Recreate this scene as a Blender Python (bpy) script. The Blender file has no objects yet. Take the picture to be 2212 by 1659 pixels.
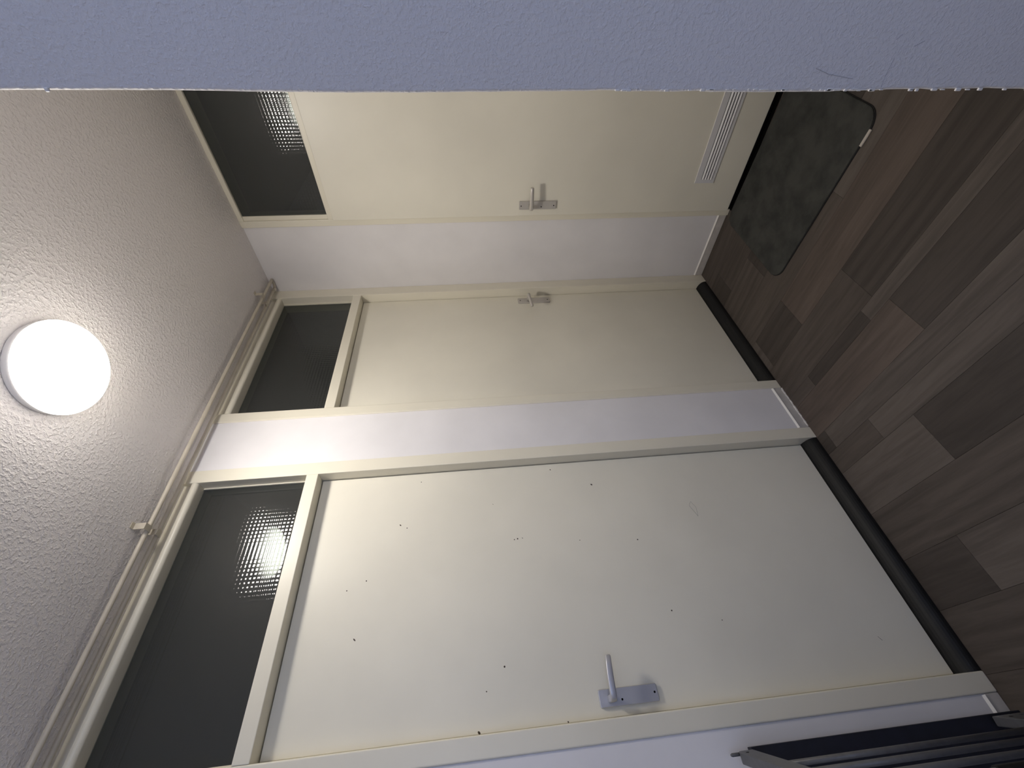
import bpy, bmesh, math, random
from mathutils import Vector, Matrix
random.seed(7)
S = bpy.context.scene
C = S.collection

# ------------------------------------------------------------------ camera
# the photograph lies on its side: world "up" points to the left of the frame
CAM = Vector((1.4683, -2.1451, 1.4503))
def _rod(r):
    t = math.sqrt(sum(a*a for a in r))
    return Matrix.Rotation(t, 3, Vector(r))
_B = Matrix(((1, 0, 0), (0, 0, -1), (0, 1, 0)))
_W = (_rod((0.1020, 0.8367, -0.0212)) @ _B)
RX, RY, RZ = _W[0].copy(), _W[1].copy(), _W[2].copy()
cd = bpy.data.cameras.new('camera')
cd.sensor_fit = 'HORIZONTAL'; cd.sensor_width = 36.0
cd.lens = 897.6158 / 2212 * 36.0
cd.clip_start = 0.01
cam = bpy.data.objects.new('camera', cd); C.objects.link(cam)
m3 = Matrix((RY, RX, -RZ)).transposed()
cam.matrix_world = Matrix.Translation(CAM) @ m3.to_4x4()
S.camera = cam

# ------------------------------------------------------------------ light and exposure
LAMP_POWER = 105.0
LAMP_COL = (1.0, 0.945, 0.87)
w = bpy.data.worlds.new('world'); S.world = w; w.use_nodes = True
w.node_tree.nodes['Background'].inputs[0].default_value = (0.45, 0.58, 1.0, 1)
w.node_tree.nodes['Background'].inputs[1].default_value = 1.2
# overcast daylight through the window of the room behind the photographer
al = bpy.data.lights.new('window_daylight', 'AREA')
al.shape = 'RECTANGLE'; al.size = 1.3; al.size_y = 1.15
al.energy = 14.5; al.color = (0.54, 0.67, 1.0)
alo = bpy.data.objects.new('window_daylight', al); C.objects.link(alo)
alo.location = (3.18, -2.65, 1.85); alo.rotation_euler = (math.radians(90), 0, math.radians(90))
vs = S.view_settings
vs.view_transform = 'Standard'; vs.look = 'None'; vs.gamma = 1.0; vs.use_curve_mapping = False
vs.exposure = 0.0
cy = S.cycles
cy.max_bounces = 6; cy.diffuse_bounces = 4; cy.glossy_bounces = 2; cy.transmission_bounces = 2; cy.transparent_max_bounces = 6; cy.use_light_tree = False
cy.caustics_reflective = False; cy.caustics_refractive = False

# ------------------------------------------------------------------ materials
def lin(c):
    return tuple(((v/255)/12.92 if v/255 <= .04045 else ((v/255+.055)/1.055)**2.4) for v in c) + (1,)
def mat(name, col, rough=.5, metal=0.0, spec=.5, var=0.0, vscale=6.0, bump=0.0, bscale=80.0, bdetail=3.0, bdist=.001):
    m = bpy.data.materials.new(name); m.use_nodes = True
    nt = m.node_tree; b = nt.nodes['Principled BSDF']
    b.inputs['Base Color'].default_value = lin(col)
    b.inputs['Roughness'].default_value = rough
    b.inputs['Metallic'].default_value = metal
    b.inputs['Specular IOR Level'].default_value = spec
    tc = nt.nodes.new('ShaderNodeTexCoord')
    if var:
        n = nt.nodes.new('ShaderNodeTexNoise'); n.inputs['Scale'].default_value = vscale; n.inputs['Detail'].default_value = 5
        nt.links.new(tc.outputs['Object'], n.inputs['Vector'])
        r = nt.nodes.new('ShaderNodeValToRGB')
        lo = tuple(max(0, v*(1-var)) for v in col); hi = tuple(min(255, v*(1+var*.6)) for v in col)
        r.color_ramp.elements[0].position = .3; r.color_ramp.elements[1].position = .7
        r.color_ramp.elements[0].color = lin(lo); r.color_ramp.elements[1].color = lin(hi)
        nt.links.new(n.outputs['Fac'], r.inputs['Fac']); nt.links.new(r.outputs['Color'], b.inputs['Base Color'])
    if bump:
        n = nt.nodes.new('ShaderNodeTexNoise'); n.inputs['Scale'].default_value = bscale; n.inputs['Detail'].default_value = bdetail
        nt.links.new(tc.outputs['Object'], n.inputs['Vector'])
        bp = nt.nodes.new('ShaderNodeBump'); bp.inputs['Strength'].default_value = bump; bp.inputs['Distance'].default_value = bdist
        nt.links.new(n.outputs['Fac'], bp.inputs['Height']); nt.links.new(bp.outputs['Normal'], b.inputs['Normal'])
    return m

M = {}
M['cream'] = mat('cream_enamel', (232, 226, 208), .36, var=.015, vscale=3, bump=.10, bscale=220, bdist=.0004)
M['cream_door'] = mat('cream_door_enamel', (234, 229, 213), .38, var=.03, vscale=2.2, bump=.06, bscale=150, bdist=.0004)
M['beige_pipe'] = mat('beige_pipe_paint', (205, 196, 178), .4, var=.05, vscale=14)
M['white_wall'] = mat('white_wall_paint', (234, 231, 231), .55, var=.025, vscale=4, bump=.15, bscale=160, bdist=.0006)
M['skirting'] = mat('skirting_paint', (205, 200, 194), .45, var=.05, vscale=25)
M['caulk'] = mat('white_caulk', (240, 236, 230), .5)
M['black'] = mat('black_threshold', (21, 21, 21), .55, var=.2, vscale=30, spec=.3)
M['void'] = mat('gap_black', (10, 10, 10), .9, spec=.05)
M['dark_room'] = mat('unlit_room', (165, 167, 163), .9, spec=.1)
M['aluminium'] = mat('brushed_aluminium', (196, 196, 202), .42, metal=.6, bump=.05, bscale=300, bdist=.0003)
M['dull_aluminium'] = mat('dull_aluminium', (200, 195, 188), .42, metal=.4)
M['hole'] = mat('screw_hole', (14, 12, 10), .8, spec=.1)
M['chip'] = mat('dark_chip', (70, 60, 48), .8)
M['grille'] = mat('grille_white', (222, 220, 220), .45)
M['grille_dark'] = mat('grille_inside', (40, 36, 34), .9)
M['tag'] = mat('label_cloth', (190, 182, 172), .8)
M['gate'] = mat('grey_gate_metal', (96, 96, 98), .38, metal=.25, var=.06, vscale=60)
M['gate_dark'] = mat('navy_board', (26, 28, 40), .6, var=.15, vscale=30)
M['gate_edge'] = mat('board_edge', (122, 116, 104), .6)
M['clip'] = mat('black_plastic', (24, 24, 24), .5)
M['mat_edge'] = mat('mat_binding', (28, 28, 28), .9)
M['lamp_base'] = mat('lamp_base_white', (235, 232, 228), .4)
M['frame_white'] = mat('window_frame_white', (225, 225, 225), .4)

def stucco(name, col, scale, dist, strength, fine=0.0):
    m = bpy.data.materials.new(name); m.use_nodes = True
    nt = m.node_tree; b = nt.nodes['Principled BSDF']
    b.inputs['Base Color'].default_value = lin(col); b.inputs['Roughness'].default_value = .6
    b.inputs['Specular IOR Level'].default_value = .35
    tc = nt.nodes.new('ShaderNodeTexCoord')
    n1 = nt.nodes.new('ShaderNodeTexNoise'); n1.inputs['Scale'].default_value = scale; n1.inputs['Detail'].default_value = 3; n1.inputs['Roughness'].default_value = .55
    r = nt.nodes.new('ShaderNodeValToRGB'); r.color_ramp.elements[0].position = .46; r.color_ramp.elements[1].position = .66
    n2 = nt.nodes.new('ShaderNodeTexNoise'); n2.inputs['Scale'].default_value = scale*2.6; n2.inputs['Detail'].default_value = 2
    ad = nt.nodes.new('ShaderNodeMath'); ad.operation = 'MULTIPLY_ADD'; ad.inputs[1].default_value = .45 + fine
    for n in (n1, n2): nt.links.new(tc.outputs['Object'], n.inputs['Vector'])
    nt.links.new(n1.outputs['Fac'], r.inputs['Fac'])
    nt.links.new(n2.outputs['Fac'], ad.inputs[0]); nt.links.new(r.outputs['Color'], ad.inputs[2])
    bp = nt.nodes.new('ShaderNodeBump'); bp.inputs['Strength'].default_value = strength; bp.inputs['Distance'].default_value = dist
    nt.links.new(ad.outputs[0], bp.inputs['Height']); nt.links.new(bp.outputs['Normal'], b.inputs['Normal'])
    return m
M['ceiling'] = stucco('ceiling_stucco', (236, 231, 229), 95, .003, .65)
M['grey_wall'] = stucco('wall_roller_paint', (236, 234, 236), 190, .0013, .42, .3)

def reflectance(nt):
    """Schlick reflectance of glass, equal on both faces of a pane"""
    ge = nt.nodes.new('ShaderNodeNewGeometry'); dt = nt.nodes.new('ShaderNodeVectorMath'); dt.operation = 'DOT_PRODUCT'
    nt.links.new(ge.outputs['Incoming'], dt.inputs[0]); nt.links.new(ge.outputs['Normal'], dt.inputs[1])
    cur = dt.outputs['Value']
    for op, val in (('ABSOLUTE', None), ('MULTIPLY_ADD', (-1.0, 1.0)), ('POWER', (5.0,)), ('MULTIPLY_ADD', (.957, .043))):
        n = nt.nodes.new('ShaderNodeMath'); n.operation = op; n.use_clamp = op != 'ABSOLUTE'
        nt.links.new(cur, n.inputs[0])
        for k, v in enumerate(val or ()): n.inputs[k+1].default_value = v
        cur = n.outputs[0]
    return cur
def glass_mat():
    m = bpy.data.materials.new('ribbed_glass'); m.use_nodes = True
    nt = m.node_tree; nt.nodes.remove(nt.nodes['Principled BSDF'])
    out = nt.nodes['Material Output']
    tr = nt.nodes.new('ShaderNodeBsdfTransparent'); tr.inputs[0].default_value = (.5, .525, .5, 1)
    gl = nt.nodes.new('ShaderNodeBsdfGlossy'); gl.inputs['Roughness'].default_value = .04; gl.inputs['Color'].default_value = (1, 1, 1, 1)
    mx = nt.nodes.new('ShaderNodeMixShader')
    nt.links.new(reflectance(nt), mx.inputs[0]); nt.links.new(tr.outputs[0], mx.inputs[1]); nt.links.new(gl.outputs[0], mx.inputs[2])
    # a little haze: obscured glass and its dust scatter some light
    hz = nt.nodes.new('ShaderNodeBsdfDiffuse'); hz.inputs['Color'].default_value = (.5, .51, .5, 1)
    m2 = nt.nodes.new('ShaderNodeMixShader'); m2.inputs[0].default_value = .055
    nt.links.new(mx.outputs[0], m2.inputs[1]); nt.links.new(hz.outputs[0], m2.inputs[2])
    mx = m2
    nt.links.new(mx.outputs[0], out.inputs['Surface'])
    return m
M['glass'] = glass_mat()

def opal_mat():
    """opal glass lit by a bulb inside: brightest at the bottom of the bowl, faint at the rim"""
    m = bpy.data.materials.new('lit_opal_glass'); m.use_nodes = True
    nt = m.node_tree; b = nt.nodes['Principled BSDF']
    b.inputs['Base Color'].default_value = (.9, .9, .9, 1)
    b.inputs['Emission Color'].default_value = LAMP_COL + (1,)
    tc = nt.nodes.new('ShaderNodeTexCoord'); sp = nt.nodes.new('ShaderNodeSeparateXYZ')
    mr = nt.nodes.new('ShaderNodeMapRange'); mr.interpolation_type = 'SMOOTHSTEP'
    for k, v in (('From Min', 2.572), ('From Max', 2.520), ('To Min', LAMP_POWER*.072), ('To Max', LAMP_POWER)): mr.inputs[k].default_value = v
    nt.links.new(tc.outputs['Object'], sp.inputs[0]); nt.links.new(sp.outputs['Z'], mr.inputs['Value'])
    nt.links.new(mr.outputs[0], b.inputs['Emission Strength'])
    return m
M['opal'] = opal_mat()

def wood(name, dark, light):
    m = bpy.data.materials.new(name); m.use_nodes = True
    nt = m.node_tree; b = nt.nodes['Principled BSDF']; L = nt.links.new
    tc = nt.nodes.new('ShaderNodeTexCoord'); oi = nt.nodes.new('ShaderNodeObjectInfo')
    mu = nt.nodes.new('ShaderNodeMath'); mu.operation = 'MULTIPLY'; mu.inputs[1].default_value = 37.0
    L(oi.outputs['Random'], mu.inputs[0])
    cb = nt.nodes.new('ShaderNodeCombineXYZ'); L(mu.outputs[0], cb.inputs['X']); L(mu.outputs[0], cb.inputs['Z'])
    va = nt.nodes.new('ShaderNodeVectorMath'); va.operation = 'ADD'
    L(tc.outputs['Object'], va.inputs[0]); L(cb.outputs[0], va.inputs[1])
    mp = nt.nodes.new('ShaderNodeMapping'); mp.inputs['Scale'].default_value = (2.2, 26, 26); L(va.outputs[0], mp.inputs['Vector'])
    n = nt.nodes.new('ShaderNodeTexNoise'); n.inputs['Scale'].default_value = 1.6; n.inputs['Detail'].default_value = 8; n.inputs['Roughness'].default_value = .62; n.inputs['Distortion'].default_value = .8
    L(mp.outputs[0], n.inputs['Vector'])
    mp2 = nt.nodes.new('ShaderNodeMapping'); mp2.inputs['Scale'].default_value = (1.3, 7, 7); L(va.outputs[0], mp2.inputs['Vector'])
    wv = nt.nodes.new('ShaderNodeTexWave'); wv.wave_type = 'RINGS'; wv.inputs['Scale'].default_value = .9; wv.inputs['Distortion'].default_value = 5; wv.inputs['Detail'].default_value = 3
    L(mp2.outputs[0], wv.inputs['Vector'])
    mix = nt.nodes.new('ShaderNodeMath'); mix.operation = 'MULTIPLY_ADD'; mix.inputs[1].default_value = .22
    L(wv.outputs['Fac'], mix.inputs[0]); L(n.outputs['Fac'], mix.inputs[2])
    r = nt.nodes.new('ShaderNodeValToRGB'); r.color_ramp.elements[0].position = .38; r.color_ramp.elements[1].position = .82
    r.color_ramp.elements[0].color = lin(dark); r.color_ramp.elements[1].color = lin(light)
    L(mix.outputs[0], r.inputs['Fac']); L(r.outputs['Color'], b.inputs['Base Color'])
    b.inputs['Roughness'].default_value = .62; b.inputs['Specular IOR Level'].default_value = .3
    bp = nt.nodes.new('ShaderNodeBump'); bp.inputs['Strength'].default_value = .15; bp.inputs['Distance'].default_value = .0005
    L(n.outputs['Fac'], bp.inputs['Height']); L(bp.outputs['Normal'], b.inputs['Normal'])
    return m
M['wood_dark'] = wood('plank_dark', (57, 51, 47), (73, 66, 61))
M['wood_mid'] = wood('plank_mid', (67, 60, 55), (86, 78, 72))
M['wood_light'] = wood('plank_light', (75, 68, 63), (96, 88, 82))
M['wood_warm'] = wood('plank_warm', (75, 66, 60), (95, 84, 77))

def matmat():
    m = bpy.data.materials.new('mat_pile'); m.use_nodes = True
    nt = m.node_tree; b = nt.nodes['Principled BSDF']; L = nt.links.new
    tc = nt.nodes.new('ShaderNodeTexCoord')
    n = nt.nodes.new('ShaderNodeTexNoise'); n.inputs['Scale'].default_value = 9; n.inputs['Detail'].default_value = 7; n.inputs['Roughness'].default_value = .6
    L(tc.outputs['Object'], n.inputs['Vector'])
    r = nt.nodes.new('ShaderNodeValToRGB'); r.color_ramp.elements[0].position = .36; r.color_ramp.elements[1].position = .6
    r.color_ramp.elements[0].color = lin((58, 59, 57)); r.color_ramp.elements[1].color = lin((74, 74, 71))
    L(n.outputs['Fac'], r.inputs['Fac']); L(r.outputs['Color'], b.inputs['Base Color'])
    b.inputs['Roughness'].default_value = 1; b.inputs['Specular IOR Level'].default_value = .05
    n2 = nt.nodes.new('ShaderNodeTexNoise'); n2.inputs['Scale'].default_value = 350
    L(tc.outputs['Object'], n2.inputs['Vector'])
    bp = nt.nodes.new('ShaderNodeBump'); bp.inputs['Strength'].default_value = .6; bp.inputs['Distance'].default_value = .002
    L(n2.outputs['Fac'], bp.inputs['Height']); L(bp.outputs['Normal'], b.inputs['Normal'])
    return m
M['mat'] = matmat()

# ------------------------------------------------------------------ geometry helpers
def box(bm, x0, x1, y0, y1, z0, z1, bevel=0.0, seg=2):
    r = bmesh.ops.create_cube(bm, size=1.0)
    vs_ = r['verts']
    for v in vs_:
        v.co = Vector((x0+(x1-x0)*(v.co.x+.5), y0+(y1-y0)*(v.co.y+.5), z0+(z1-z0)*(v.co.z+.5)))
    if bevel:
        es = list({e for v in vs_ for e in v.link_edges})
        bmesh.ops.bevel(bm, geom=es, offset=bevel, segments=seg, affect='EDGES', profile=.5)
    return bm
def obj(name, bm, material, parent=None, smooth=False, loc=None):
    bmesh.ops.recalc_face_normals(bm, faces=bm.faces[:])
    me = bpy.data.meshes.new(name); bm.to_mesh(me); bm.free()
    me.materials.append(M[material] if isinstance(material, str) else material)
    if smooth:
        for p in me.polygons: p.use_smooth = True
    o = bpy.data.objects.new(name, me); C.objects.link(o)
    if parent is not None:
        o.parent = parent
        o.matrix_parent_inverse = parent.matrix_world.inverted()
    return o
def bxo(name, dims, material, parent=None, bevel=0.0, seg=2):
    return obj(name, box(bmesh.new(), *dims, bevel, seg), material, parent)
def empty(name, loc, label=None, cat=None, group=None, kind=None):
    o = bpy.data.objects.new(name, None); C.objects.link(o); o.location = loc
    o.empty_display_size = .1
    bpy.context.view_layer.update()
    tag(o, label, cat, group, kind); return o
def tag(o, label=None, cat=None, group=None, kind=None):
    if label: o['label'] = label
    if cat: o['category'] = cat
    if group: o['group'] = group
    if kind: o['kind'] = kind
    return o
def sweep(bm, pts, secs, n=16, power=2.0, up=Vector((0, 0, 1)), cap=True):
    """pts: polyline, secs: (half width across, half height along up) per point, superellipse section"""
    pts = [Vector(p) for p in pts]; rings = []
    for i, p in enumerate(pts):
        a = pts[max(i-1, 0)]; b = pts[min(i+1, len(pts)-1)]
        t = (b-a).normalized()
        s = t.cross(up)
        if s.length < 1e-4: s = t.cross(Vector((0, 1, 0)))
        s.normalize(); uu = s.cross(t).normalized()
        wv, hv = secs[i] if isinstance(secs, list) else secs
        ring = []
        for k in range(n):
            th = 2*math.pi*k/n; c, d = math.cos(th), math.sin(th)
            cx = math.copysign(abs(c)**(2/power), c); dy = math.copysign(abs(d)**(2/power), d)
            ring.append(bm.verts.new(p + s*(wv*cx) + uu*(hv*dy)))
        rings.append(ring)
    for i in range(len(rings)-1):
        for k in range(n):
            bm.faces.new((rings[i][k], rings[i][(k+1) % n], rings[i+1][(k+1) % n], rings[i+1][k]))
    if cap:
        bm.faces.new(rings[0][::-1]); bm.faces.new(rings[-1])
    return bm
def extrude_profile(bm, prof, axis, a, b):
    """prof: closed list of 2-D points; axis 'y': (x,z) along y ; 'x': (y,z) along x ; 'z': (x,y) along z"""
    def P(p, t):
        return {'y': (p[0], t, p[1]), 'x': (t, p[0], p[1]), 'z': (p[0], p[1], t)}[axis]
    A = [bm.verts.new(P(p, a)) for p in prof]; Bv = [bm.verts.new(P(p, b)) for p in prof]
    n = len(prof)
    for i in range(n): bm.faces.new((A[i], A[(i+1) % n], Bv[(i+1) % n], Bv[i]))
    bm.faces.new(A[::-1]); bm.faces.new(Bv)
    return bm
def lathe(bm, prof, cx, cy, n=64):
    rings = []
    for r, z in prof:
        if r < 1e-6: rings.append([bm.verts.new((cx, cy, z))])
        else: rings.append([bm.verts.new((cx+r*math.cos(2*math.pi*k/n), cy+r*math.sin(2*math.pi*k/n), z)) for k in range(n)])
    for a, b in zip(rings, rings[1:]):
        for k in range(n):
            k2 = (k+1) % n
            if len(a) == 1: bm.faces.new((a[0], b[k], b[k2]))
            elif len(b) == 1: bm.faces.new((a[k], a[k2], b[0]))
            else: bm.faces.new((a[k], a[k2], b[k2], b[k]))
    return bm
def disc(bm, c, nrm, r, h=.0006, n=12, sx=1.0):
    nrm = Vector(nrm).normalized(); t = nrm.orthogonal().normalized(); s = nrm.cross(t)
    c = Vector(c)
    A = [bm.verts.new(c + t*(r*sx*math.cos(2*math.pi*k/n)) + s*(r*math.sin(2*math.pi*k/n))) for k in range(n)]
    Bv = [bm.verts.new(v.co + nrm*h) for v in A]
    bm.faces.new(A[::-1]); bm.faces.new(Bv)
    for k in range(n): bm.faces.new((A[k], A[(k+1) % n], Bv[(k+1) % n], Bv[k]))

H = 2.6           # ceiling height
XR = 1.322        # right side of the hall
YW = -1.5         # end of the hall's right wall, facing the photographer
YB = -3.5         # back wall of the room the picture is taken from
XF = 3.0          # far right wall of that room
# door bays along the left wall (y of outer/inner jamb edges)
D1 = (-1.1924, -1.2458, -2.0911, -2.143)
D2 = (0.0, -0.0703, -0.9078, -0.9573)

# ------------------------------------------------------------------ structure: floor
floor = bxo('floor', (-2.2, XF+.1, YB-.1, 2.1, -.12, -.004), 'void')
tag(floor, 'dark grey-brown wood plank floor of the hallway', 'floor', kind='structure')
rows = [(0, -.15, [('mid', 0, .62), ('dark', .62, 1.322)]),
        (-.15, -.324, [('dark', 0, .11), ('mid', .11, 1.322)]),
        (-.324, -.497, [('mid', 0, .318), ('dark', .318, 1.322)]),
        (-.497, -.67, [('mid', 0, .783), ('light', .783, 1.322)]),
        (-.67, -.85, [('light', 0, .04), ('dark', .04, .301), ('warm', .301, 1.322)]),
        (-.85, -1.03, [('mid', 0, .585), ('dark', .585, 1.322)]),
        (-1.03, -1.087, [('mid', 0, .16), ('dark', .16, .52), ('light', .52, 1.322)]),
        (-1.087, -1.25, [('warm', 0, .617), ('dark', .617, 1.322)]),
        (-1.25, -1.335, [('dark', 0, .057), ('light', .057, 1.322)]),
        (-1.335, -1.425, [('mid', 0, .25), ('light', .25, 1.322)]),
        (-1.425, -1.6, [('light', 0, .392), ('dark', .392, 1.45), ('mid', 1.45, 3.0)]),
        (-1.6, -1.77, [('mid', 0, .9), ('light', .9, 2.1), ('dark', 2.1, 3.0)]),
        (-1.77, -1.93, [('dark', 0, .225), ('light', .225, 1.35), ('mid', 1.35, 3.0)])]
y = -1.93
while y > YB + .02:
    y2 = max(y-.172, YB); x = 0; segs = []
    while x < XF - .01:
        x2 = min(XF, x+random.uniform(.5, 1.3))
        if XF-x2 < .25: x2 = XF
        segs.append((random.choice(['dark', 'mid', 'light', 'mid']), x, x2)); x = x2
    rows.append((y, y2, segs)); y = y2
g = .0004
for (ya, yb, segs) in rows:
    for (tone, xa, xb) in segs:
        bxo('plank', (xa+g, xb-g, yb+g, ya-g, -.004, 0), 'wood_'+tone, floor)

# ------------------------------------------------------------------ structure: ceiling and walls
ceiling = tag(bxo('ceiling', (-.1, XF+.1, YB-.1, .1, H, H+.1), 'ceiling'), 'grey-white stippled plaster ceiling', 'ceiling', kind='structure')

bm = bmesh.new()
box(bm, -.1, 0, D1[0], D2[3], 0, H)
box(bm, -.1, 0, YB-.1, D1[3], 0, H)
wall_left = tag(obj('wall_left', bm, 'white_wall'), 'white painted wall between and beside the two left doors', 'wall', kind='structure')
bm = bmesh.new()
box(bm, -.1, .398, 0, .1, 0, H); box(bm, 1.318, XR+.1, 0, .1, 0, H)
wall_end = tag(obj('wall_end', bm, 'white_wall'), 'white end wall strip beside the grille door', 'wall', kind='structure')

# right wall: its near end faces the photographer, with a slightly wavy, softly rounded arris
def arris_wall():
    bm = bmesh.new()
    rr = .0045; nz = 150
    rings = []
    for i in range(nz+1):
        z = H*i/nz
        dx = .0016*math.sin(z*3.1+.4)+.0009*math.sin(z*11)+random.uniform(-.0004, .0004)*(2.2 if z < 1.3 else .5)
        dx += .0012*max(0, (z-1.6))
        x0 = XR + dx - .0005
        ring = [(XR, 0.0), (x0, YW+.05)]
        for k in range(7):
            a = math.pi + (math.pi/2)*k/6
            ring.append((x0+rr+rr*math.cos(a), YW+rr+rr*math.sin(a)))
        ring += [(XF+.1, YW), (XF+.1, YW+.1), (XR+.1, YW+.1), (XR+.1, 0.0)]
        rings.append([bm.verts.new((p[0], p[1], z)) for p in ring])
    n = len(rings[0])
    for a, b in zip(rings, rings[1:]):
        for k in range(n):
            f = bm.faces.new((a[k], a[(k+1) % n], b[(k+1) % n], b[k]))
            if 1 <= k <= 8: f.smooth = True
    bm.faces.new(rings[0][::-1]); bm.faces.new(rings[-1])
    return bm
wall_right = tag(obj('wall_right', arris_wall(), 'grey_wall'), 'bluish grey roller-painted wall close to the photographer', 'wall', kind='structure')
# chipped plaster crumbs along the arris and pencil scratches on the face
bm = bmesh.new()
for i in range(46):
    z = random.choice([random.uniform(.62, 1.25), random.uniform(.7, 1.15)])
    s = random.uniform(.0008, .0022)
    box(bm, XR+random.uniform(-.0012, .0006), XR+random.uniform(.001, .0028), YW-.0007, YW+.002, z-s*random.uniform(1, 3), z+s*2, s*.3, 1)
box(bm, XR-.0004, XR+.0042, YW-.0025, YW+.001, 1.938, 1.943, .0008, 1)
obj('plaster_chips', bm, 'caulk', wall_right)
bm = bmesh.new()
for line in ([(1.3472, 0.9737), (1.3406, 0.9509), (1.337, 0.9248), (1.3355, 0.9121)], [(1.3259, 0.8629), (1.3382, 0.8657), (1.347, 0.8668), (1.3581, 0.8671)], [(1.3778, 0.8796), (1.383, 0.8744)], [(1.3709, 0.8482), (1.3767, 0.8376)]):
    sweep(bm, [(px, YW-.0002, pz) for px, pz in line], (.00035, .00018), 6)
obj('scratch', bm, mat('pencil_scratch', (168, 167, 174), .8), wall_right)

# the room the picture is taken from
tag(bxo('wall_back', (-.1, XF+.1, YB-.1, YB, 0, H), 'white_wall'), 'white wall behind the photographer', 'wall', kind='structure')
WY0, WY1, WZ0, WZ1 = -3.3, -2.0, 1.25, 2.45
bm = bmesh.new()
box(bm, XF, XF+.1, YB, WY0, 0, H); box(bm, XF, XF+.1, WY1, YW, 0, H)
box(bm, XF, XF+.1, WY0, WY1, 0, WZ0); box(bm, XF, XF+.1, WY0, WY1, WZ1, H)
tag(obj('wall_far', bm, 'white_wall'), 'white window wall of the room beside the photographer', 'wall', kind='structure')
win = empty('window_1', (XF+.05, (WY0+WY1)/2, WZ0), 'white framed window lighting the near room', 'window', kind='structure')
for d in ((WY0, WY0+.06, WZ0, WZ1), (WY1-.06, WY1, WZ0, WZ1), (WY0+.06, WY1-.06, WZ0, WZ0+.06), (WY0+.06, WY1-.06, WZ1-.06, WZ1), (-2.68, -2.62, WZ0+.06, WZ1-.06)):
    bxo('window_frame', (XF+.02, XF+.08)+d, 'frame_white', win, .003, 1)
def clear_glass():
    m = bpy.data.materials.new('clear_pane'); m.use_nodes = True
    nt = m.node_tree; nt.nodes.remove(nt.nodes['Principled BSDF'])
    tr = nt.nodes.new('ShaderNodeBsdfTransparent'); gl = nt.nodes.new('ShaderNodeBsdfGlossy'); gl.inputs['Roughness'].default_value = .02
    mx = nt.nodes.new('ShaderNodeMixShader')
    nt.links.new(reflectance(nt), mx.inputs[0]); nt.links.new(tr.outputs[0], mx.inputs[1]); nt.links.new(gl.outputs[0], mx.inputs[2])
    nt.links.new(mx.outputs[0], nt.nodes['Material Output'].inputs['Surface'])
    return m
cg = clear_glass()
bxo('pane', (XF+.048, XF+.052, WY0+.06, -2.68, WZ0+.06, WZ1-.06), cg, win)
bxo('pane', (XF+.048, XF+.052, -2.62, WY1-.06, WZ0+.06, WZ1-.06), cg, win)

# unlit rooms behind the doors (seen only through the ribbed panes)
def shell(name, x0, x1, y0, y1, open_side, label):
    bm = bmesh.new(); t = .05
    if open_side != '+x': box(bm, x1, x1+t, y0, y1, 0, H)
    if open_side != '-x': box(bm, x0-t, x0, y0, y1, 0, H)
    if open_side != '+y': box(bm, x0, x1, y1, y1+t, 0, H)
    if open_side != '-y': box(bm, x0, x1, y0-t, y0, 0, H)
    box(bm, x0-t, x1+t if open_side != '+x' else x1, y0-t if open_side != '-y' else y0, y1+t, H, H+t)
    return tag(obj(name, bm, 'dark_room'), label, 'wall', kind='structure')
shell('wall_bedroom_far', -2.1, -.1, -1.075, .05, '+x', 'unlit room behind the far left door')
shell('wall_bedroom_near', -2.1, -.1, -2.6, -1.125, '+x', 'unlit room behind the near left door')
shell('wall_closet', .2, 1.6, .1, 2.0, '-y', 'unlit room behind the grille door')

# ------------------------------------------------------------------ structure: doors
def ribbed_pane(axis, a0, a1, z0, z1, c, sgn, pitch=.0142, amp=.00022, sub=5):
    """a pillow-ribbed pane standing at coordinate c of the axis ('x' or 'y'), relief on the sgn side"""
    bm = bmesh.new()
    na = int(round((a1-a0)/pitch*sub)); nz = int(round((z1-z0)/pitch*sub))
    def P(a, z, o): return (c+sgn*o, a, z) if axis == 'x' else (a, c+sgn*o, z)
    G = []
    for i in range(na+1):
        a = a0+(a1-a0)*i/na; col = []
        for j in range(nz+1):
            z = z0+(z1-z0)*j/nz
            o = amp*(math.cos(2*math.pi*(a-a0)/pitch)+math.cos(2*math.pi*(z-z0)/pitch)) + .0002*math.sin(a*19)*math.sin(z*23)
            col.append(bm.verts.new(P(a, z, .002+o)))
        G.append(col)
    for i in range(na):
        for j in range(nz):
            f = bm.faces.new((G[i][j], G[i+1][j], G[i+1][j+1], G[i][j+1])); f.smooth = True
    q = [bm.verts.new(P(a, z, -.002)) for a, z in ((a0, z0), (a1, z0), (a1, z1), (a0, z1))]
    bm.faces.new(q)
    sides = ([G[i][0] for i in range(na+1)], [G[na][j] for j in range(nz+1)], [G[i][nz] for i in range(na, -1, -1)], [G[0][j] for j in range(nz, -1, -1)])
    for k, sd in enumerate(sides): bm.faces.new(sd+[q[(k+1) % 4], q[k]])
    return bm

def threshold_profile():
    p = [(-.1, 0.001), (-.1, .044)]
    p.append((-.05, .044))
    for k in range(1, 9):
        a = math.pi/2*k/8
        p.append((-.05+.052*math.sin(a), .006+.038*math.cos(a)))
    p.append((.002, .001))
    return p

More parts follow.
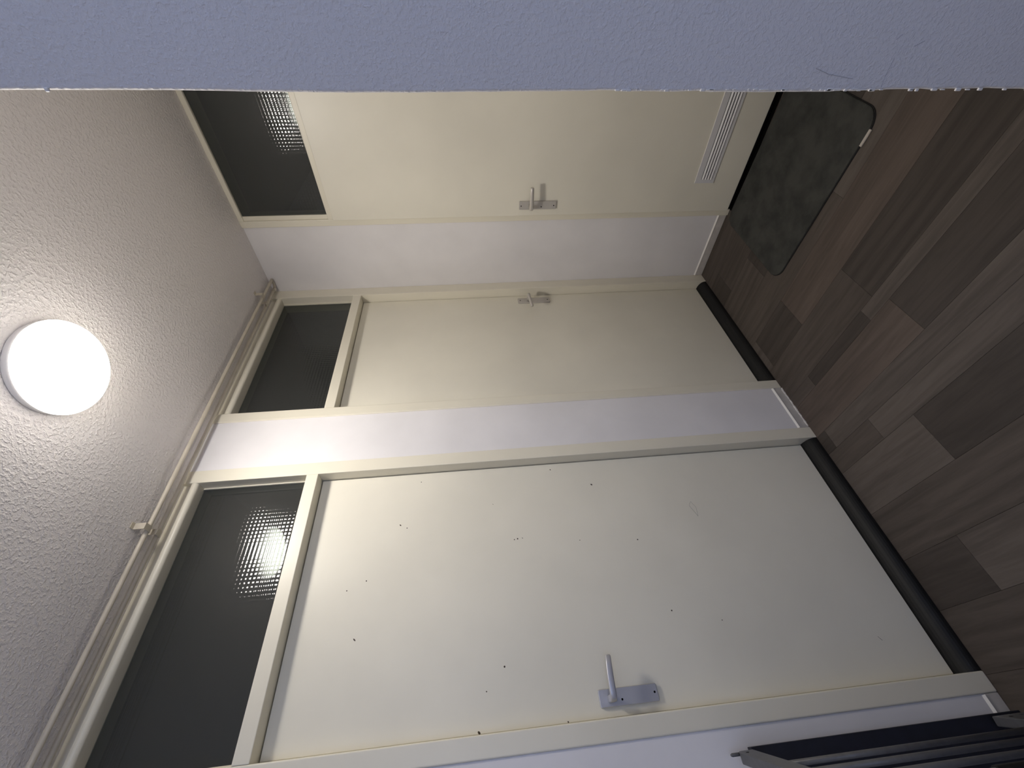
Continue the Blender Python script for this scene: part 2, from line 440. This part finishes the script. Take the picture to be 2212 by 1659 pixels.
def plate_with(name, leaf, axis, c0, side, a0, a1, z0, z1, bevel, material):
    """handle back plate standing proud of a leaf"""
    bm = bmesh.new()
    if axis == 'x': box(bm, c0, c0+.008, a0, a1, z0, z1)
    else: box(bm, a0, a1, c0-.008, c0, z0, z1)
    n = 0 if axis == 'x' else 1
    es = [e for e in bm.edges if abs(e.verts[0].co[n]-e.verts[1].co[n]) > .001]
    bmesh.ops.bevel(bm, geom=es, offset=.005, segments=4, affect='EDGES', profile=.5)
    front = (c0+.008) if axis == 'x' else (c0-.008)
    es = [e for e in bm.edges if all(abs(v.co[n]-front) < 1e-5 for v in e.verts)]
    bmesh.ops.bevel(bm, geom=es, offset=.0018, segments=2, affect='EDGES', profile=.5)
    return obj(name, bm, material, leaf)

def left_door(name, D, label, lever):
    yo, yi, yn, ym = D                     # outer far, inner far, inner near, outer near
    root = empty(name, (0, (yi+yn)/2, 0), label, 'door', kind='structure')
    fx = .005
    bxo('door_jamb', (-.1, fx, yi, yo-.0002, 0, H), 'cream', root, .002, 2)
    bxo('door_jamb', (-.1, fx, ym+.0002, yn, 0, H), 'cream', root, .004, 3)
    # head with a rounded lower arris
    prof = [(-.1, H), (-.1, 2.545), (-.02, 2.541)]
    for k in range(7):
        a = -math.pi/2 + math.pi/2*k/6
        prof.append((fx-.013+.013*math.cos(a), 2.554+.013*math.sin(a)))
    prof += [(fx-.0015, 2.561), (fx-.006, 2.566), (-.014, 2.568), (-.014, H)]
    obj('door_head', extrude_profile(bmesh.new(), prof, 'y', yn, yi), 'cream', root)
    bxo('transom_bar', (-.1, fx, yn, yi, 2.094, 2.1385), 'cream', root, .002, 2)
    # glazing beads round the pane
    bead = bmesh.new()
    box(bead, -.047, -.040, yi-.005, yi, 2.1385, 2.541)
    box(bead, -.047, -.040, yn, yn+.005, 2.1385, 2.541)
    obj('glazing_bead', bead, 'cream', root)
    obj('transom_pane', ribbed_pane('x', yn, yi, 2.1385, 2.545, -.05, 1), 'glass', root)
    leaf = bxo('door_leaf', (-.088, -.048, yn+.002, yi-.003, .046, 2.091), 'cream_door', root, .0015, 1)
    th = obj('threshold', extrude_profile(bmesh.new(), threshold_profile(), 'y', yn, yi), 'black', root)
    th['label'] = 'black rounded threshold'
    return root, leaf

d1, leaf1 = left_door('door_1', D1, 'cream door nearest the photographer, with flat lever and scuffed paint', None)
d2, leaf2 = left_door('door_2', D2, 'cream door in the far left corner, with slim round lever', None)

# handle of door 1: plain plate and flat lever
X1 = -.048
p = plate_with('handle_plate', leaf1, 'x', X1, 1, -2.0655, -2.0225, .975, 1.152, .005, 'aluminium'); p['label'] = 'satin aluminium handle plate'
bm = bmesh.new()
path = [(X1+.006, -2.047, 1.118), (X1+.030, -2.047, 1.118), (X1+.042, -2.047, 1.118), (X1+.050, -2.043, 1.118), (X1+.052, -2.034, 1.118), (X1+.053, -2.0, 1.116), (X1+.052, -1.97, 1.113), (X1+.050, -1.948, 1.110), (X1+.049, -1.945, 1.110)]
sec = [(.0095, .0095), (.0095, .0095), (.0095, .0095), (.008, .0092), (.0065, .0092), (.0055, .009), (.005, .0084), (.0048, .008), (.003, .006)]
sweep(bm, path, sec, 20, 4.5)
obj('handle_lever', bm, 'aluminium', leaf1, True)
bm = bmesh.new()
disc(bm, (X1+.0078, -2.043, .985), (1, 0, 0), .003); disc(bm, (X1+.0078, -2.051, 1.085), (1, 0, 0), .003)
obj('screw_hole', bm, 'hole', leaf1)
# chips and scuffs in the paint of door 1
bm = bmesh.new()
for (yy, zz, r, sx) in [(-1.287, 1.7, .0018, 1), (-1.461, 1.769, .0022, 1.8), (-1.474, 1.744, .002, 1), (-1.553, 1.35, .002, 1), (-1.551, 1.338, .0026, 1), (-1.55, 1.32, .001, 3), (-1.649, 1.869, .0022, 1),
                    (-1.675, 1.93, .002, 1), (-1.823, 1.883, .002, 2.6), (-1.938, 1.42, .0028, 1), (-1.994, 1.478, .0018, 1), (-2.085, 1.504, .003, 1.6), (-1.358, 1.016, .0028, 1.5), (-1.594, .896, .0024, 1),
                    (-1.836, .854, .0024, 1), (-1.577, 1.11, .0016, 1), (-1.408, 1.419, .001, 2), (-1.879, .698, .0016, 1), (-1.276, 1.172, .002, 1.4), (-2.086, 1.251, .0018, 1.3)]:
    disc(bm, (X1, yy, zz), (1, 0, 0), r, .0003, 9, sx)
sweep(bm, [(X1+.0001, -1.465, .641), (X1+.0001, -1.481, .652), (X1+.0001, -1.5, .645), (X1+.0001, -1.526, .634)], (.0005, .0002), 6)
sweep(bm, [(X1+.0001, -1.465, .641), (X1+.0001, -1.49, .628), (X1+.0001, -1.526, .634)], (.00025, .0002), 6)
sweep(bm, [(X1+.0001, -1.972, .214), (X1+.0001, -1.984, .206)], (.0008, .0003), 6)
s = obj('paint_chips', bm, 'chip', leaf1); s['kind'] = 'stuff'

# handle of door 2: narrow plate, round lever
p = plate_with('handle_plate', leaf2, 'x', X1, 1, -.149, -.104, .99, 1.182, .005, 'dull_aluminium')
bm = bmesh.new()
path = [(X1+.006, -.127, 1.12), (X1+.03, -.127, 1.12), (X1+.043, -.127, 1.12), (X1+.052, -.131, 1.12), (X1+.055, -.142, 1.12), (X1+.054, -.18, 1.118), (X1+.052, -.215, 1.115), (X1+.051, -.237, 1.113), (X1+.051, -.2405, 1.113)]
sec = [(.009, .009), (.008, .008), (.0085, .0085), (.009, .009), (.009, .009), (.0085, .0088), (.008, .0085), (.008, .0085), (.005, .006)]
sweep(bm, path, sec, 18, 2.4)
obj('handle_lever', bm, 'dull_aluminium', leaf2, True)
bm = bmesh.new(); disc(bm, (X1+.0078, -.127, 1.168), (1, 0, 0), .0035); disc(bm, (X1+.0078, -.127, 1.004), (1, 0, 0), .0035)
obj('screw_hole', bm, 'hole', leaf2)

# door 3 in the end wall: leaf lies proud on the frame
d3 = empty('door_3', (.857, 0, 0), 'cream end door with ventilation grille behind the doormat', 'door', kind='structure')
FY = -.014; LY = -.034; X0, XI0, XI1, X1E = .398, .433, 1.283, 1.318
bxo('door_jamb', (X0+.0002, XI0, FY, .1, 0, H), 'cream', d3, .003, 2)
bxo('door_jamb', (XI1, X1E-.0002, FY, .1, 0, H), 'cream', d3, .003, 2)
bxo('door_head', (XI0, XI1, FY+.001, .1, 2.577, H), 'cream', d3, .002, 1)
bxo('transom_bar', (XI0, XI1, FY, .1, 2.118, 2.163), 'cream', d3, .002, 1)
bead = bmesh.new()
box(bead, XI0, XI0+.022, FY+.010, .012, 2.163, 2.577); box(bead, XI1-.022, XI1, FY+.010, .012, 2.163, 2.577)
obj('glazing_bead', bead, 'cream', d3)
obj('transom_pane', ribbed_pane('y', XI0+.01, XI1-.01, 2.163, 2.577, .002, -1), 'glass', d3)
bm = bmesh.new()
box(bm, .4365, 1.279, LY, FY-.0005, .027, 2.134)
es = [e for e in bm.edges if abs(e.verts[0].co.y-e.verts[1].co.y) > .01]
bmesh.ops.bevel(bm, geom=es, offset=.005, segments=3, affect='EDGES', profile=.5)
es = [e for e in bm.edges if all(abs(v.co.y-LY) < 1e-5 for v in e.verts)]
bmesh.ops.bevel(bm, geom=es, offset=.0025, segments=2, affect='EDGES', profile=.5)
leaf3 = obj('door_leaf', bm, 'cream_door', d3)
bxo('threshold', (XI0, XI1, FY+.004, .1, .001, .02), 'black', d3, .003, 1)
bxo('shadow_strip', (XI0, XI1, -.042, FY, .0002, .003), 'void', d3)  # flat black strip painting the shade on the floor below the leaf
bxo('door_rebate', (XI0, XI1, .03, .08, .02, 2.118), 'cream_door', d3)
p = plate_with('handle_plate', leaf3, 'y', LY, -1, .472, .515, .990, 1.184, .005, 'dull_aluminium')
bm = bmesh.new()
hz = 1.125
path = [(.490, LY-.006, hz), (.490, LY-.028, hz), (.490, LY-.040, hz), (.494, LY-.048, hz), (.505, LY-.051, hz), (.54, LY-.052, hz+.001), (.575, LY-.050, hz+.001), (.598, LY-.049, hz+.001), (.6015, LY-.049, hz+.001)]
sec = [(.011, .011), (.009, .009), (.009, .0095), (.009, .0095), (.009, .0098), (.0085, .0094), (.0082, .009), (.0082, .009), (.006, .007)]
sweep(bm, path, sec, 18, 2.6)
obj('handle_lever', bm, 'dull_aluminium', leaf3, True)
bm = bmesh.new()
for zz, xx in ((1.173, .492), (1.003, .492), (1.068, .486)): disc(bm, (xx, LY-.0078, zz), (0, -1, 0), .003)
obj('screw_hole', bm, 'hole', leaf3)
# ventilation grille
GX0, GX1, GZ0, GZ1 = .588, 1.127, .172, .272
SX0, SX1, SZ0, SZ1 = .606, 1.109, .188, .244
bm = bmesh.new()
y0, y1 = LY-.004, LY
box(bm, GX0, GX1, y0, y1, SZ1, GZ1); box(bm, GX0, GX1, y0, y1, GZ0, SZ0)
box(bm, GX0, SX0, y0, y1, SZ0, SZ1); box(bm, SX1, GX1, y0, y1, SZ0, SZ1)
gr = obj('vent_grille', bm, 'grille', leaf3); gr['label'] = 'white louvred vent grille'
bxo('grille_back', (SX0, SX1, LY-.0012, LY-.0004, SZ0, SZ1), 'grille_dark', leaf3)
for k in range(4):
    zc = SZ0 + (SZ1-SZ0)*(k+.5)/4 - .001
    prof = [(LY-.0012, zc+.0042), (LY-.0075, zc-.0016), (LY-.0075, zc-.0034), (LY-.0012, zc-.0008)]
    obj('louvre', extrude_profile(bmesh.new(), prof, 'x', SX0, SX1), 'grille', gr)

# ------------------------------------------------------------------ skirting boards
def skirt(name, dims, caulk_dims, label, ragged=None):
    b = tag(bxo(name, dims, 'skirting', None, .0015, 1), label, 'baseboard', kind='structure')
    bm = bmesh.new()
    x0, x1, ya, yb, za, zb = caulk_dims
    if x1-x0 < .05: extrude_profile(bm, [(x0-.0005, za-.0005), (x1+.001, za-.0005), (x0-.0005, zb+.003)], 'y', ya, yb)
    else: extrude_profile(bm, [(yb+.0005, za-.0005), (ya-.001, za-.0005), (yb+.0005, zb+.003)], 'x', x0, x1)
    if ragged:
        n = 26
        for i in range(n):
            yy = ragged[0]+(ragged[1]-ragged[0])*i/n; d = (ragged[1]-ragged[0])/n
            box(bm, dims[1]-.001, dims[1]+random.uniform(.0008, .0035), min(yy, yy+d*1.15), max(yy, yy+d*1.15), .0003, random.uniform(.003, .007))
    obj('caulk_line', bm, 'caulk', b)
    return b
skirt('baseboard_left', (0, .003, D1[0]+.0002, D2[3]-.0002, .0005, .0455), (0, .0045, D1[0]+.002, D2[3]-.002, .0455, .0495), 'white skirting between the two left doors', (D2[3]-.003, D1[0]+.01))
skirt('baseboard_end', (.0055, .3975, -.004, 0, .0005, .0455), (.006, .396, -.005, 0, .0455, .049), 'white skirting beside the end door')
skirt('baseboard_near', (0, .003, YB+.001, D1[3]-.0002, .0005, .0455), (0, .0045, YB+.002, D1[3]-.002, .0455, .0495), 'white skirting left of the near door')

# ------------------------------------------------------------------ ceiling lamp
LX, LYC, LR = .630, -1.236, .130
lamp = empty('ceiling_lamp', (LX, LYC, H), 'round white opal glass lamp glowing on the ceiling', 'lamp')
obj('lamp_base', lathe(bmesh.new(), [(0, H-.0005), (LR-.004, H-.0005), (LR-.003, H-.002), (LR-.002, H-.0205), (LR-.004, H-.0215), (0, H-.0215)], LX, LYC, 96), 'lamp_base', lamp, True)
prof = [(0, H-.0217), (LR-.001, H-.0218)]
for k in range(1, 21):
    a = math.pi/2*k/20
    prof.append((LR*math.cos(a) if k < 20 else 0, H-.022-.062*math.sin(a)))
obj('lamp_shade', lathe(bmesh.new(), prof, LX, LYC, 96), 'opal', lamp, True)

# ------------------------------------------------------------------ heating pipe pair under the ceiling
pipe = empty('heating_pipe', (.065, -.02, 2.575), 'pair of beige heating pipes running along the left wall under the ceiling', 'pipe')
PX1, PZ1, PX2, PZ2, PR = .0905, 2.574, .036, 2.577, .0075
def run(x, z, ya, yb, r=PR):
    bm = bmesh.new(); n = 60; pts = []
    for i in range(n+1):
        yy = ya+(yb-ya)*i/n
        pts.append((x+.0008*math.sin(yy*2.3+x*30), yy, z+.0005*math.sin(yy*3.1+x*40)))
    return sweep(bm, pts, (r, r), 16)
obj('pipe_run', run(PX1, PZ1, -.012, YB+.002), 'beige_pipe', pipe, True)
obj('pipe_run', run(PX2, PZ2, -.03, YB+.002), 'beige_pipe', pipe, True)
obj('pipe_bend', sweep(bmesh.new(), [(PX1, -.02, PZ1), (PX1-.004, -.0125, PZ1), (PX1-.02, -.011, PZ1), (PX2+.02, -.011, PZ2-.002), (PX2+.004, -.0125, PZ2), (PX2, -.03, PZ2)], (.007, .007), 14), 'beige_pipe', pipe, True)
obj('pipe_collar', sweep(bmesh.new(), [(PX2, -.024, PZ2), (PX2, -.044, PZ2)], (.0105, .0105), 16), 'beige_pipe', pipe, True)
def clamp(x, z, yc, reach):
    """strap folded under the pipe, its tab screwed to the ceiling on the room side"""
    wd = .010; r = PR+.0004; t = .0018
    bm = bmesh.new()
    inn = [(x+reach, z-r), (x, z-r)]
    out = [(x+reach+t, z-r-t), (x, z-r-t)]
    for k in range(1, 9):
        a = math.radians(-90-135*k/8)
        inn.append((x+r*math.cos(a), z+r*math.sin(a))); out.append((x+(r+t)*math.cos(a), z+(r+t)*math.sin(a)))
    inn = [(x+reach, H-t), (x+reach+.0, z+.004)]+inn
    out = [(x+reach+t, H-t), (x+reach+t, z+.004)]+out
    extrude_profile(bm, inn+out[::-1], 'y', yc-wd, yc+wd)
    box(bm, x+reach-.004, x+reach+.016, yc-wd, yc+wd, H-t, H-.0001)
    return obj('pipe_clamp', bm, 'beige_pipe', pipe)
for yc in (-.185, -1.462, -3.0):
    clamp(PX1, PZ1, yc, .026); clamp(PX2, PZ2, yc+.006, .018)

# ------------------------------------------------------------------ doormat
mt = empty('doormat', (.72, -.325, 0), 'dark grey rounded doormat in front of the grille door', 'doormat')
mt.rotation_euler.z = math.radians(-2.3); bpy.context.view_layer.update()
def rrect(cx, cy, hx, hy, r, n=8):
    p = []
    for sx, sy, a0 in ((1, 1, 0), (-1, 1, 90), (-1, -1, 180), (1, -1, 270)):
        for k in range(n+1):
            a = math.radians(a0+90*k/n)
            p.append((cx+sx*(hx-r)+r*math.cos(a), cy+sy*(hy-r)+r*math.sin(a)))
    return p
def mat_part(name, hx, hy, r, z0, z1, material, inset=0.006):
    bm = bmesh.new()
    layers = [(rrect(0, 0, hx, hy, r), z0), (rrect(0, 0, hx, hy, r), z0+(z1-z0)*.6), (rrect(0, 0, hx-inset*.4, hy-inset*.4, r-inset*.4), z0+(z1-z0)*.9), (rrect(0, 0, hx-inset, hy-inset, r-inset), z1)]
    rings = [[bm.verts.new((px, py, z)) for px, py in pr] for pr, z in layers]
    for a, b in zip(rings, rings[1:]):
        for k in range(len(a)): bm.faces.new((a[k], a[(k+1) % len(a)], b[(k+1) % len(a)], b[k]))
    bm.faces.new(rings[0][::-1]); bm.faces.new(rings[-1])
    bmesh.ops.recalc_face_normals(bm, faces=bm.faces[:])
    me = bpy.data.meshes.new(name); bm.to_mesh(me); bm.free(); me.materials.append(M[material])
    o = bpy.data.objects.new(name, me); C.objects.link(o); o.parent = mt
    return o
mat_part('mat_backing', .355, .278, .062, .0006, .0035, 'mat_edge', .001)
mat_part('mat_pile', .352, .275, .060, .0035, .009, 'mat')
bm = bmesh.new()
box(bm, .240, .297, -.285, -.274, .001, .0075, .0015, 1)
me = bpy.data.meshes.new('mat_label'); bm.to_mesh(me); bm.free(); me.materials.append(M['tag'])
o = bpy.data.objects.new('mat_label', me); C.objects.link(o); o.parent = mt; o['label'] = 'small pale cloth label'

# ------------------------------------------------------------------ metal gate by the near wall
gate = empty('safety_gate', (.05, -2.19, 0), 'dark grey metal tube gate standing at the white wall, by the near door', 'gate')
sl = -.134; ang = math.atan(sl)
gate.rotation_euler.z = ang; gate.location = (.012, -2.187, 0); bpy.context.view_layer.update()
def gobj(name, bm, material, parent=gate, smooth=False):
    bmesh.ops.recalc_face_normals(bm, faces=bm.faces[:])
    me = bpy.data.meshes.new(name); bm.to_mesh(me); bm.free(); me.materials.append(M[material])
    if smooth:
        for pp in me.polygons: pp.use_smooth = True
    o = bpy.data.objects.new(name, me); C.objects.link(o); o.parent = parent
    return o
GW = .78
bm = bmesh.new()     # top rail: flat section with a clipped upper corner at the hinge end
prof = [(.03, .795), (GW, .795), (GW, .84), (.05, .84), (.034, .834), (.03, .826)]
A = [bm.verts.new((p[0], 0, p[1])) for p in prof]; Bv = [bm.verts.new((p[0], -.022, p[1])) for p in prof]
for i in range(len(prof)): bm.faces.new((A[i], A[(i+1) % 6], Bv[(i+1) % 6], Bv[i]))
bm.faces.new(A[::-1]); bm.faces.new(Bv)
gobj('top_rail', bm, 'gate')
bm = bmesh.new(); box(bm, .03, GW, -.022, 0, .05, .105, .002, 1); gobj('bottom_rail', bm, 'gate')
bm = bmesh.new(); disc(bm, (.056, -.0002, .822), (0, 1, 0), .004, .0006, 12, 1.0); gobj('slot', bm, 'hole')
bm = bmesh.new(); disc(bm, (.062, -.0002, .08), (0, 1, 0), .005); gobj('slot', bm, 'hole')
bm = bmesh.new(); sweep(bm, [(.0285, -.006, .815), (.0285, -.006, .838), (.0285, -.006, .852), (.0285, -.006, .856)], [(.004, .004), (.004, .004), (.004, .004), (.002, .002)], 12, 2, Vector((1, 0, 0))); gobj('hinge_pin', bm, 'gate', smooth=True)
x = .165; k = 0
while x < GW - .03:
    bm = bmesh.new(); sweep(bm, [(x, -.011, .10), (x, -.011, .797)], (.0065, .0065), 16, 2, Vector((1, 0, 0)))
    t = gobj('tube', bm, 'gate', smooth=True)
    if k == 3:
        bm = bmesh.new(); sweep(bm, [(x, -.011, .46), (x, -.011, .53)], (.0095, .0095), 16, 2.6, Vector((1, 0, 0))); gobj('clip', bm, 'clip', t)
    x += .086; k += 1
bm = bmesh.new(); box(bm, GW-.025, GW, -.022, 0, .105, .795, .002, 1); gobj('end_post', bm, 'gate')
bm = bmesh.new(); box(bm, .03, .052, -.022, 0, .0, .05, .002, 1); gobj('foot', bm, 'gate')
bm = bmesh.new(); box(bm, GW-.025, GW, -.022, 0, .0, .05, .002, 1); gobj('foot', bm, 'gate')
board = tag(obj('dark_board', box(bmesh.new(), .0046, .028, -2.55, -2.1865, .0005, .79, .001, 1), 'gate_dark'), 'narrow dark navy board behind the metal gate', 'board')
